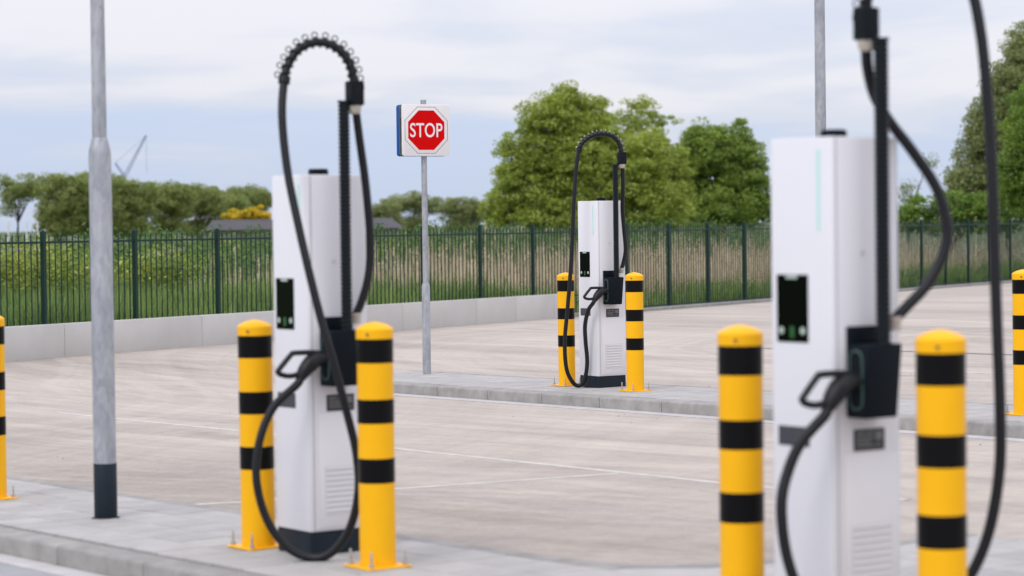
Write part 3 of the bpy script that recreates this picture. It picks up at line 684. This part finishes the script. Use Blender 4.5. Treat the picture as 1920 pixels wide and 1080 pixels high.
def tree(name, label, dist, lobes, trunk_px, leaf, size, density, m, group=None, cat='tree', trunk_r=.22, clump=.55, yscale=.85, aspect=.6, zg=-.75, limbs=14):
    """lobes: (x, y, rx, ry, weight) crown masses in photo pixels, seen at this tree's distance"""
    s = dist / F; base = at(trunk_px, 430, dist); base[2] = zg
    t = empty(name, base); tag(t, label, cat, group); cs_ = []; rs = []
    for (x, y, rx, ry, w) in lobes:
        c = at(x, y, dist) - base; n = max(4, int(w * density * rx * ry * s * s)); R = np.array([rx * s, max(rx, ry) * s * yscale, ry * s])
        q = rng.normal(size=(n, 3)); q /= np.linalg.norm(q, axis=1, keepdims=True); q *= rng.uniform(0, 1, (n, 1)) ** .45 * .93
        cs_.append(c + q * R); k_ = rng.uniform(.6, 1.3, (n, 1)) * clump; rs.append(np.hstack([k_, k_, k_ * .6]))
    cs_ = np.vstack(cs_); rs = np.vstack(rs)
    V, Fc = leafcloud(cs_, rs, leaf, size, aspect); link('crown', fastmesh('crown', V, Fc, m), t)
    top = max(c[2] for c in cs_); mb = MB(); hb_ = top * .75
    mean = cs_.mean(0); ax = spline([(0, 0, -.3), (mean[0] * .15, mean[1] * .1, hb_ * .35), (mean[0] * .7, mean[1] * .5, hb_ * .7), (mean[0], mean[1], hb_)], 5)
    mb.tube(ax, [trunk_r * (1 - .85 * i / (len(ax) - 1)) for i in range(len(ax))], 8)
    for i in rng.choice(len(cs_), min(limbs, len(cs_)), replace=False):
        e = cs_[i]; j = int(min(.95, max(.25, (e[2] - .6) / top * .75)) * (len(ax) - 1)); a = np.array(ax[j]); r0 = trunk_r * (1 - .85 * j / (len(ax) - 1)) * .55
        mid = a + (e - a) * .5 + np.array([0, 0, .1 * np.linalg.norm(e - a)]); br = spline([a, mid, e], 4); mb.tube(br, [r0 * (1 - .85 * q_ / (len(br) - 1)) for q_ in range(len(br))], 5)
    obj('trunk', mb, BARK, t); return t
L_ASH = leafmat('leaf ash', (.135, .168, .028), (.285, .34, .06), c2=(.35, .39, .11))
L_DK = leafmat('leaf dark maple', (.09, .132, .022), (.21, .275, .045))
L_WIL = leafmat('leaf willow', (.12, .145, .04), (.22, .255, .08))
L_POP = leafmat('leaf poplar grey green', (.11, .132, .05), (.225, .25, .095))
L_BRT = leafmat('leaf bright', (.055, .10, .014), (.16, .23, .035))
L_YEL = leafmat('blossom yellow', (.22, .20, .02), (.55, .40, .02))
L_SCR = leafmat('leaf scrub', (.075, .115, .022), (.23, .27, .045), vscale=.5, c2=(.36, .34, .07))
L_HDG = leafmat('leaf hedge', (.026, .058, .014), (.085, .14, .03))
# big trees right of centre
tree('broadleaf_tree', 'big light green tree directly behind the farthest charger', 130, [
    (1045, 235, 72, 70, 1.0), (1000, 310, 75, 75, 1.1), (1090, 300, 90, 90, 1.2), (965, 375, 50, 55, 1.1), (1060, 390, 110, 60, 1.2), (1165, 350, 75, 90, 1.1),
    (1060, 195, 45, 38, .8), (1100, 200, 26, 38, .5), (990, 225, 28, 30, .45), (1205, 300, 60, 70, .9), (1230, 390, 70, 60, 1.1), (935, 395, 28, 40, 1.0), (1120, 240, 45, 45, .7), (962, 265, 26, 34, .14), (985, 205, 40, 28, .16), (1118, 188, 26, 24, .2), (1075, 170, 34, 12, .2), (1035, 180, 40, 14, .2), (935, 345, 24, 26, .2)],
    1080, 130, .082, 31.0, L_ASH, trunk_r=.2, limbs=40, clump=.55)
tree('airy_tree', 'thin-topped airy tree between the two big crowns', 138, [
    (1210, 215, 38, 45, .33), (1200, 265, 60, 45, .6), (1250, 225, 26, 12, .35), (1165, 225, 26, 22, .35), (1225, 320, 62, 60, .9), (1185, 190, 18, 16, .3), (1262, 335, 42, 55, .9), (1265, 385, 50, 45, 1.0), (1205, 245, 45, 60, .35), (1270, 290, 24, 22, .4)], 1215, 55, .07, 75, L_ASH, trunk_r=.11, limbs=80, clump=.30)
tree('maple_tree', 'rounded dark green tree left of the nearest charger', 150, [
    (1340, 285, 70, 52, 1.2), (1300, 330, 70, 70, 1.2), (1385, 330, 60, 70, 1.2), (1340, 390, 105, 55, 1.3), (1320, 255, 45, 28, .9), (1375, 262, 40, 30, .9), (1425, 375, 40, 60, 1.1), (1270, 345, 40, 50, 1.0), (1275, 395, 50, 40, 1.0), (1388, 232, 24, 16, .25), (1270, 300, 26, 30, .25), (1425, 300, 20, 40, .25)], 1345, 130, .09, 26, L_DK, trunk_r=.2, limbs=30, clump=.6)
# right edge
tree('poplar_tree', 'tall grey-green tree sloping up to the right picture edge', 120, [
    (1905, 150, 45, 75, .8), (1880, 230, 55, 80, .9), (1840, 300, 48, 80, .9), (1900, 320, 70, 90, 1.0), (1815, 360, 35, 55, .9), (1865, 150, 22, 50, .4), (1918, 75, 30, 35, .5), (1960, 200, 60, 160, 1.0), (1870, 190, 36, 60, .7), (1852, 235, 34, 60, .8), (1912, 110, 32, 50, .7), (1800, 345, 26, 46, .7), (1785, 385, 30, 30, .8), (1800, 330, 22, 40, .4), (1830, 220, 18, 40, .35)],
    1890, 115, .07, 44, L_POP, trunk_r=.16, limbs=40, clump=.5)
tree('alder_tree', 'bright green leafy tree low at the right picture edge', 92, [
    (1915, 250, 42, 80, 1.0), (1905, 350, 50, 60, 1.2), (1960, 300, 70, 110, 1.1), (1890, 310, 24, 34, .7), (1930, 180, 30, 40, .7)], 1940, 110, .06, 44, L_BRT, trunk_r=.12, clump=.4)
tree('young_tree', 'small pale young tree just right of the nearest charger', 125, [(1702, 355, 22, 25, .6), (1696, 385, 20, 22, .6), (1745, 300, 14, 16, .3)], 1702, 80, .06, 26, L_POP, trunk_r=.07)
tree('hedge_bush', 'low green hedge below the tall grey-green tree', 112, [(1720, 398, 42, 30, 1.2), (1780, 390, 50, 44, 1.2), (1840, 392, 50, 44, 1.2), (1900, 400, 60, 40, 1.2), (1685, 412, 40, 24, 1.2), (1740, 422, 60, 16, 1.2), (1840, 424, 80, 16, 1.2)], 1780, 70, .09, 24, L_BRT, cat='hedge', trunk_r=.08, clump=.4)
# tree row at the left and in the centre distance
rowl = [('sparse willow standing farthest left with sky through its crown', 32, 215, [(35, 355, 42, 34, .5), (20, 385, 26, 28, .3), (58, 350, 22, 28, .6), (10, 345, 24, 20, .4)]),
        ('broad willow directly left of the tall lamp post', 110, 210, [(118, 385, 46, 58, 1.1), (100, 350, 30, 26, .9), (145, 360, 30, 34, 1.0), (85, 390, 16, 30, .7)]),
        ('willow partly covered by the tall lamp post', 180, 214, [(180, 385, 44, 60, 1.1), (160, 345, 26, 24, .9), (200, 350, 24, 26, .9)]),
        ('willow under the far blue crane', 245, 212, [(245, 388, 50, 55, 1.1), (232, 352, 30, 22, 1.0), (268, 365, 32, 30, 1.0)]),
        ('rounded willow in the middle of the left row', 318, 218, [(316, 388, 48, 48, 1.1), (305, 362, 32, 24, 1.0), (340, 372, 30, 30, 1.0)]),
        ('low willow right of the row middle with gaps below', 375, 222, [(372, 378, 44, 36, 1.0), (395, 385, 30, 30, .9), (355, 365, 26, 22, .9)]),
        ('sloping willow at the right end of the left row', 430, 226, [(428, 392, 38, 26, 1.0), (405, 375, 26, 24, .9), (458, 398, 26, 16, .9)]),
        ('distant round tree above the yellow bush', 465, 330, [(462, 372, 48, 25, 1.0), (490, 375, 26, 24, 1.0), (440, 366, 24, 16, .7)]),
        ('distant pale tree just left of the stop sign post', 720, 300, [(722, 395, 30, 24, .9), (705, 400, 16, 20, .8), (740, 408, 20, 16, .5)]),
        ('distant arched tree behind the stop sign post', 775, 310, [(770, 378, 42, 19, .9), (745, 382, 22, 18, .9), (810, 385, 30, 20, .7), (780, 405, 26, 18, .5)]),
        ('distant tree between the stop sign and the big tree', 865, 300, [(868, 392, 42, 22, .9), (840, 390, 26, 20, .8), (895, 395, 24, 26, .9), (860, 412, 40, 14, .6)])]
for lab, tx, d_, lobes in rowl:
    if tx > 60: lobes = lobes + [(tx, 426, 44 if d_ < 250 else 34, 16, 2.6 if not 300 < tx < 400 else 1.0)]
    tree('willow_tree', lab, d_, lobes, tx, 120, .10, 21.0, L_WIL if d_ < 250 else L_POP if tx > 700 else L_WIL, group='row of distant trees', trunk_r=.14, clump=.75, limbs=14)
yb_ = tree('yellow_bush', 'bush in yellow blossom behind the grey shed roof', 205, [(462, 404, 42, 14, 1.0), (438, 408, 20, 10, 1.0), (486, 400, 26, 15, 1.0)], 462, 160, .09, 22, L_YEL, cat='bush', trunk_r=.06, clump=.4)
# scrub: one unbroken tangle beyond the fence
def scrub(name, label, pts, leaf, size, m, cl):
    C_ = np.array([p[:3] for p in pts]); Rr = np.array([[p[3], p[3], p[3] * .8] for p in pts]) * cl
    V, Fc = leafcloud(C_, Rr, leaf, size, .55); o = link(name, fastmesh(name, V, Fc, m)); tag(o, label, 'scrub', kind='stuff'); return o
pts = []
for _ in range(1500):
    n = random.uniform(-4, 7.0); off = random.uniform(9, 24); p = fence_pt(n, off); top = 1.0 + .18 * math.sin(n * 1.9 + off * .3) + .15 * math.sin(n * 4.3 + off)
    pts.append((p[0], p[1], -.5 + (top + .5) * random.random() ** .7, random.uniform(.35, .6)))
for x_, y_, n_ in ((30, 500, 26), (305, 505, 24), (120, 500, 14)):
    for _ in range(n_): p = at(x_ + random.gauss(0, 38), y_ + random.gauss(0, 14), random.uniform(44.6, 45.6)); pts.append((p[0], p[1], p[2], random.uniform(.3, .5)))
scrub('scrub', 'tangle of yellow-green scrub behind the left stretch of fence', pts, 70, .05, L_SCR, 1)
pts = []
for _ in range(1300):
    n = random.uniform(6.0, 27); off = random.uniform(8, 22); p = fence_pt(n, off); top = 1.3 + .2 * math.sin(n * 1.3) + .2 * math.sin(n * 3.7 + off)
    pts.append((p[0], p[1], -.6 + (top + .6) * random.random() ** .7, random.uniform(.4, .7)))
scrub('dark_thicket', 'dark green thicket behind the reeds and below the big trees', pts, 70, .06, L_HDG, 1)
pts = []
for _ in range(1500):
    Y = random.uniform(95, 190); x = random.uniform(-80, 960); p = at(x, 430, Y); top = .6 + .2 * math.sin(x * .02) + .15 * math.sin(x * .09)
    pts.append((p[0], p[1], -.7 + (top + .5) * random.random() ** .6, random.uniform(.4, .65)))
scrub('field_growth', 'rough growth across the field behind the scrub', pts, 70, .09, L_SCR, 1)

# grass and reeds: blades
def blades(name, label, P, h, w, lean, m, cat):
    n = len(P); a = rng.uniform(0, 2 * math.pi, n); side = np.stack([np.cos(a), np.sin(a), np.zeros(n)], 1) * w[:, None]
    ld = rng.uniform(0, 2 * math.pi, n); L = np.stack([np.cos(ld) * lean, np.sin(ld) * lean, np.zeros(n)], 1)
    up = np.array([0, 0, 1.]); m1 = P + up * (h * .55)[:, None] + L * .3; tp = P + up * h[:, None] + L
    V = np.stack([P - side, P + side, m1 + side * .8, m1 - side * .8, tp + side * .12, tp - side * .12], 1).reshape(-1, 3)
    i0 = np.arange(n)[:, None] * 6; Fc = np.concatenate([i0 + np.array([0, 1, 2, 3]), i0 + np.array([3, 2, 4, 5])], 0)
    o = link(name, fastmesh(name, V, Fc, m)); tag(o, label, cat, kind='stuff'); return o
def field(n, n0, n1, o0, o1):
    u = rng.uniform(n0, n1, n); c = rng.uniform(o0, o1, n); P = FP0 + np.outer(u, FV) + np.outer(c, FNn)
    z = np.array([zroad(*(FP0 + FV * a)) for a in u]) - .05 - .02 * c; return np.column_stack([P, z]), u, c
GR = leafmat('grass blades', (.06, .10, .024), (.18, .24, .065), vscale=.35, trans=.4)
RD = leafmat('dry reed', (.24, .19, .125), (.54, .45, .32), vscale=.5, trans=.25)
P, u, c = field(60000, -4, 7.8, .15, 9)
h = rng.uniform(.55, .95, len(P)) * (1 + .18 * np.sin(u * 2.3) + .12 * np.sin(u * 6.1 + c)); blades('grass', 'tall bright green grass behind the left stretch of fence', P, h, rng.uniform(.008, .016, len(P)), rng.uniform(.05, .3, len(P)), GR, 'grass')
P, u, c = field(60000, 6.5, 28, .15, 6)
h = rng.uniform(.28, .62, len(P)) * (.85 + .35 * np.clip((u - 9) / 6, 0, 1) + .2 * np.sin(u * 1.7)); blades('verge_grass', 'short green grass at the foot of the reeds', P, h, rng.uniform(.008, .016, len(P)), rng.uniform(.05, .25, len(P)), GR, 'grass')
P, u, c = field(16500, 5.2, 27, .9, 8)
keep = rng.uniform(size=len(P)) < np.clip((u - 5.2) / 2.5, .0, 1) * (.55 + .45 * np.sin(u * 1.15 + 1.0) ** 2) * np.where(u > 19, .55, 1); P, u, c = P[keep], u[keep], c[keep]
h = rng.uniform(.7, 1.55, len(P)) + (rng.uniform(size=len(P)) < .12) * rng.uniform(.2, .6, len(P)) + .2 * np.sin(u * 2.1 + c * .4) + .16 * np.sin(u * 5.2 + c); blades('reeds', 'dry tan reeds standing behind the fence', P, h, rng.uniform(.007, .013, len(P)), rng.uniform(.02, .16, len(P)), RD, 'reeds')
hp = P[::4] + np.column_stack([np.zeros(len(P[::4])), np.zeros(len(P[::4])), h[::4] - .12]); V, Fc = leafcloud(hp, np.tile([[.025, .025, .11]], (len(hp), 1)), 12, .032, .4)
o = link('reed_plumes', fastmesh('reed_plumes', V, Fc, RD)); tag(o, 'feathery tan plumes on top of the reeds', 'reeds', kind='stuff')

# ------------------------------------------------------------------ far things
sh = empty('shed', (*at(575, 430, 200)[:2], -.75)); tag(sh, 'low shed with dark grey roof in the field beside the yellow bush', 'shed'); o3 = np.array(sh.location)
pa, pb_ = at(385, 428, 200) - o3, at(752, 428, 200) - o3; x0, x1 = pa[0], pb_[0]
obj('wall', MB().box(x0 + .4, x1 - .4, 0, 5, 0, 2.35), SHEDW, sh, smooth=False)
obj('roof', MB().add([(x0, -.4, 2.3), (x1, -.4, 2.3), (x1 - .9, 2.5, 3.15), (x0 + .3, 2.5, 3.15), (x0, 5.4, 2.3), (x1, 5.4, 2.3)], [(0, 1, 2, 3), (3, 2, 5, 4), (1, 5, 2), (0, 3, 4), (0, 4, 5, 1)]), SHED, sh, smooth=False)
cr = empty('crane', (*at(228, 330, 900)[:2], -.75)); tag(cr, 'far blue lattice crane above the left tree row', 'crane'); c0 = np.array(cr.location)
def lattice(p, q, w, n):
    p, q = np.array(p, float), np.array(q, float); d_ = (q - p) / np.linalg.norm(q - p); s_ = np.cross(d_, [0, 1., 0]); s_ /= np.linalg.norm(s_); mb = MB()
    mb.tube([p + s_ * w, q + s_ * w * .4], .13, 5).tube([p - s_ * w, q - s_ * w * .4], .13, 5)
    for i in range(n):
        a = p + (q - p) * i / n; e = p + (q - p) * (i + 1) / n; wa, we = w * (1 - .6 * i / n), w * (1 - .6 * (i + 1) / n); sg = 1 if i % 2 else -1; mb.tube([a + s_ * wa * sg, e - s_ * we * sg], .08, 4)
    return mb
f0, tip, mst = at(234, 331, 900) - c0, at(274, 254, 900) - c0, at(216, 306, 900) - c0
obj('boom', lattice(f0, tip, .55, 14), CRN, cr); obj('counter_mast', lattice(f0, mst, .4, 6), CRN, cr)
obj('tower', lattice((f0[0], f0[1], 0), f0, .7, 12), CRN, cr)
obj('cable', MB().tube([tip, mst], .05, 4).tube([tip, tip + (0, 0, -14)], .05, 4), CRN, cr)
for x, y0_, lab in ((15, 412, 'white post at the far left, nearest the picture edge'), (50, 412, 'white post below the sparse willow, middle of three'), (70, 415, 'white post at the far left, closest to the lamp post')):
    p = at(x, y0_, 170); q = empty('white_post', (p[0], p[1], -.75)); tag(q, lab, 'post', 'white posts in the field')
    obj('shaft', MB().lathe([(.07, 0), (.06, p[2] + .7), (.02, p[2] + .75)], 10), WPOST, q); obj('cross_piece', MB().box(-.16, .16, -.03, .03, p[2] + .35, p[2] + .43), WPOST, q)
for (xa, ya_, xb, yb2, d_, lab) in ((-20, 474, 76, 469, 46, 'weathered plank rail above the scrub at the far left'), (272, 482, 346, 470, 46.5, 'pale plank rail tilting out of the scrub right of the lamp post')):
    a, b2 = at(xa, ya_, d_), at(xb, yb2, d_); q = empty('plank_rail', (a[0], a[1], -.5)); tag(q, lab, 'rail', 'plank rails in the scrub'); e = b2 - a; za = a[2] + .5
    obj('plank', MB().add([(0, 0, za), (e[0], 0, za + e[2]), (e[0], 0, za + e[2] + .07), (0, 0, za + .07), (0, .16, za), (e[0], .16, za + e[2]), (e[0], .16, za + e[2] + .07), (0, .16, za + .07)],
        [(0, 1, 2, 3), (4, 7, 6, 5), (3, 2, 6, 7), (0, 4, 5, 1), (0, 3, 7, 4), (1, 5, 6, 2)]), PLANK, q, smooth=False)
    for f_ in (.12, .88): obj('leg', MB().box(e[0] * f_ - .025, e[0] * f_ + .025, .05, .10, 0, za + e[2] * f_ + .01), BARK, q, smooth=False)
# pebbles on the yard
mb = MB()
for _ in range(48):
    t_ = random.uniform(-24, -11); q = random.choice((random.uniform(7.2, 13.6), 13.6 - abs(random.gauss(0, .25)), random.uniform(15.8, 20))); p = D2 * t_ + N2 * q; r = random.uniform(.006, .014); z = zroad(*p)
    mb.add([(p[0] + r, p[1], z), (p[0], p[1] + r * .8, z), (p[0] - r, p[1], z), (p[0], p[1] - r, z), (p[0], p[1], z + r * .6)], [(0, 1, 4), (1, 2, 4), (2, 3, 4), (3, 0, 4)])
o = obj('pebbles', mb, SEAMR, smooth=False); tag(o, 'small dark pebbles scattered over the yard', 'pebbles', kind='stuff')
